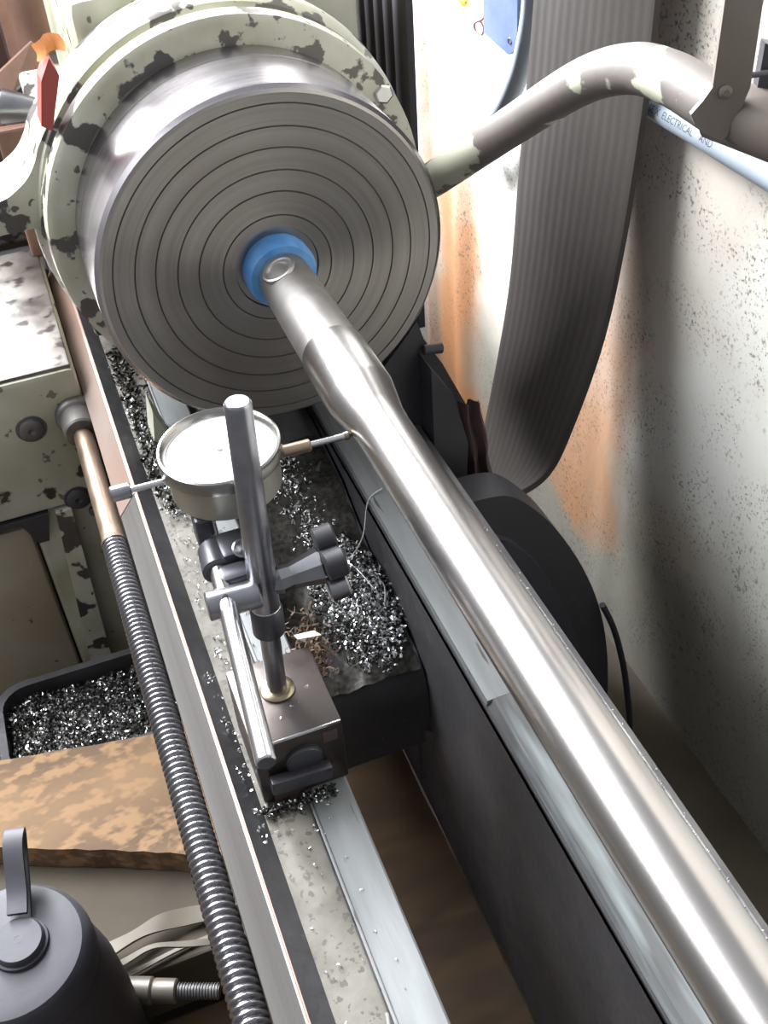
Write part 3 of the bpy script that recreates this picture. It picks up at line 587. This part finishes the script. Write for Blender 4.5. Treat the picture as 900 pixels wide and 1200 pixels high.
chips('dark_shavings', 'dark grimy shavings on the front way below the chuck rim', lambda r: (s_left(r)[0], r.uniform(-10, 190), -139+abs(r.gauss(0, 2))), 500, (1, 2.6), (.8, 2), 51, chipd)
def s_left2(r): return (r.uniform(-95, -62), r.uniform(-150, -10), -139.6)
chips('steel_shavings', 'scattered shavings on the way under the dial indicator', s_left2, 170, (.5, 1.4), (.4, .9), 6, chipm)
def s_tray(r): x = r.uniform(-243, -120); y = r.uniform(14, 90); return (x, y, -364+5*noise.noise(Vector((x*.05, y*.05, 0)))+r.uniform(0, 3))
chips('steel_shavings', 'bright shavings filling the black chip tray', s_tray, 1500, (.6, 2.0), (.5, 1.2), 7, chipm)
v = [(-243+i*6, 12+j*5.6, -367+4*noise.noise(Vector((i*.3, j*.3, 0)))) for i in range(29) for j in range(15)]; f = [(i*15+j, i*15+j+1, (i+1)*15+j+1, (i+1)*15+j) for i in range(28) for j in range(14)]
tag(obj('packed_swarf', v, f, chipd, smooth=True), 'dark packed swarf in the bottom of the chip tray', 'swarf', kind='stuff')
chips('dark_shavings', 'dark shavings mixed into the chip tray', s_tray, 1500, (.8, 2.6), (.7, 1.8), 71, chipd)
def s_front(r): x = r.uniform(-97, -62); return (x, -239-abs(r.gauss(0, 3.5)), -139.5+r.uniform(0, 1.5))
chips('steel_shavings', 'small shavings along the front foot of the magnetic base', s_front, 70, (.5, 1.3), (.4, .9), 8, chipm)
chips('dark_shavings', 'dark crumbs along the front foot of the magnetic base', s_front, 160, (.6, 1.5), (.5, 1), 81, chipd)
def s_way(r): return (r.uniform(-96, -58), r.uniform(-370, -250), -139.8)
chips('steel_shavings', 'few loose chips on the near front way', s_way, 26, (.5, 1.1), (.4, .8), 9, chipm)
chips('steel_shavings', 'fine glitter of chips along the rear edge of the bed', lambda r: (76+r.gauss(0, 1.6), r.uniform(-520, -80), -141+r.uniform(0, 1)), 700, (.3, .8), (.3, .6), 10, chipm)
chips('steel_shavings', 'few chips on the magnetic base block top', lambda r: (r.uniform(-80, -62), r.uniform(-232, -212), -97.3), 5, (.5, 1.0), (.4, .7), 11, chipm)
chips('steel_shavings', 'chips caught between the vee rail and the base block', lambda r: (r.uniform(-104, -97), r.uniform(-262, -150), -135), 60, (.5, 1.2), (.4, .9), 12, chipm)
chips('rusty_swarf', 'tangle of brown rusty swarf behind the magnetic base', lambda r: (r.gauss(-46, 4), r.gauss(-158, 10), -139+abs(r.gauss(0, 7))), 260, (1.5, 5), (.5, 1.2), 13, rustm, (.2, .7))
for pts, lab in (([(-5, -67, -170), (5, -68, -164), (15, -63, -155), (24, -50, -141), (35, -46, -138)], 'single bright wire of swarf reaching up to the rear way'),
                 ([(-22, -75, -172), (-8, -72, -165), (6, -80, -164), (16, -92, -170), (14, -100, -178)], 'looped bright wire of swarf over the top of the shavings heap'),
                 ([(-3, -62, -168), (4, -76, -166), (10, -92, -172)], 'straight bright sliver lying on the shavings heap'),
                 ([(-78, -372, -139.4), (-79, -362, -138.6), (-77, -350, -139.4)], 'pale curled sliver on the front way near the bottom edge')):
    tag(MB().tube(pts, .45, 6, 5, flat=2).build('swarf_curl', chipm, smooth=True), lab, 'swarf', 'loose bright wires of swarf')

# ------------------------------------------------------------------ origins at the base of each thing
bpy.context.view_layer.update()
def descend(o):
    out = []
    for c in o.children: out += [c]+descend(c)
    return out
for o in [q for q in COL.objects if q.parent is None and q.type in ('EMPTY', 'MESH') and q.get('kind') is None]:
    ms_ = [q for q in [o]+descend(o) if q.type == 'MESH']
    pts = [v.co for q in ms_ for v in q.data.vertices]
    if not pts: continue
    lo = [min(p[i] for p in pts) for i in range(3)]; hi = [max(p[i] for p in pts) for i in range(3)]
    b = Vector(((lo[0]+hi[0])/2, (lo[1]+hi[1])/2, lo[2]))
    if o.type == 'MESH': o.data.transform(Matrix.Translation(-b))
    o.location = b
    for c in o.children: c.location = -b
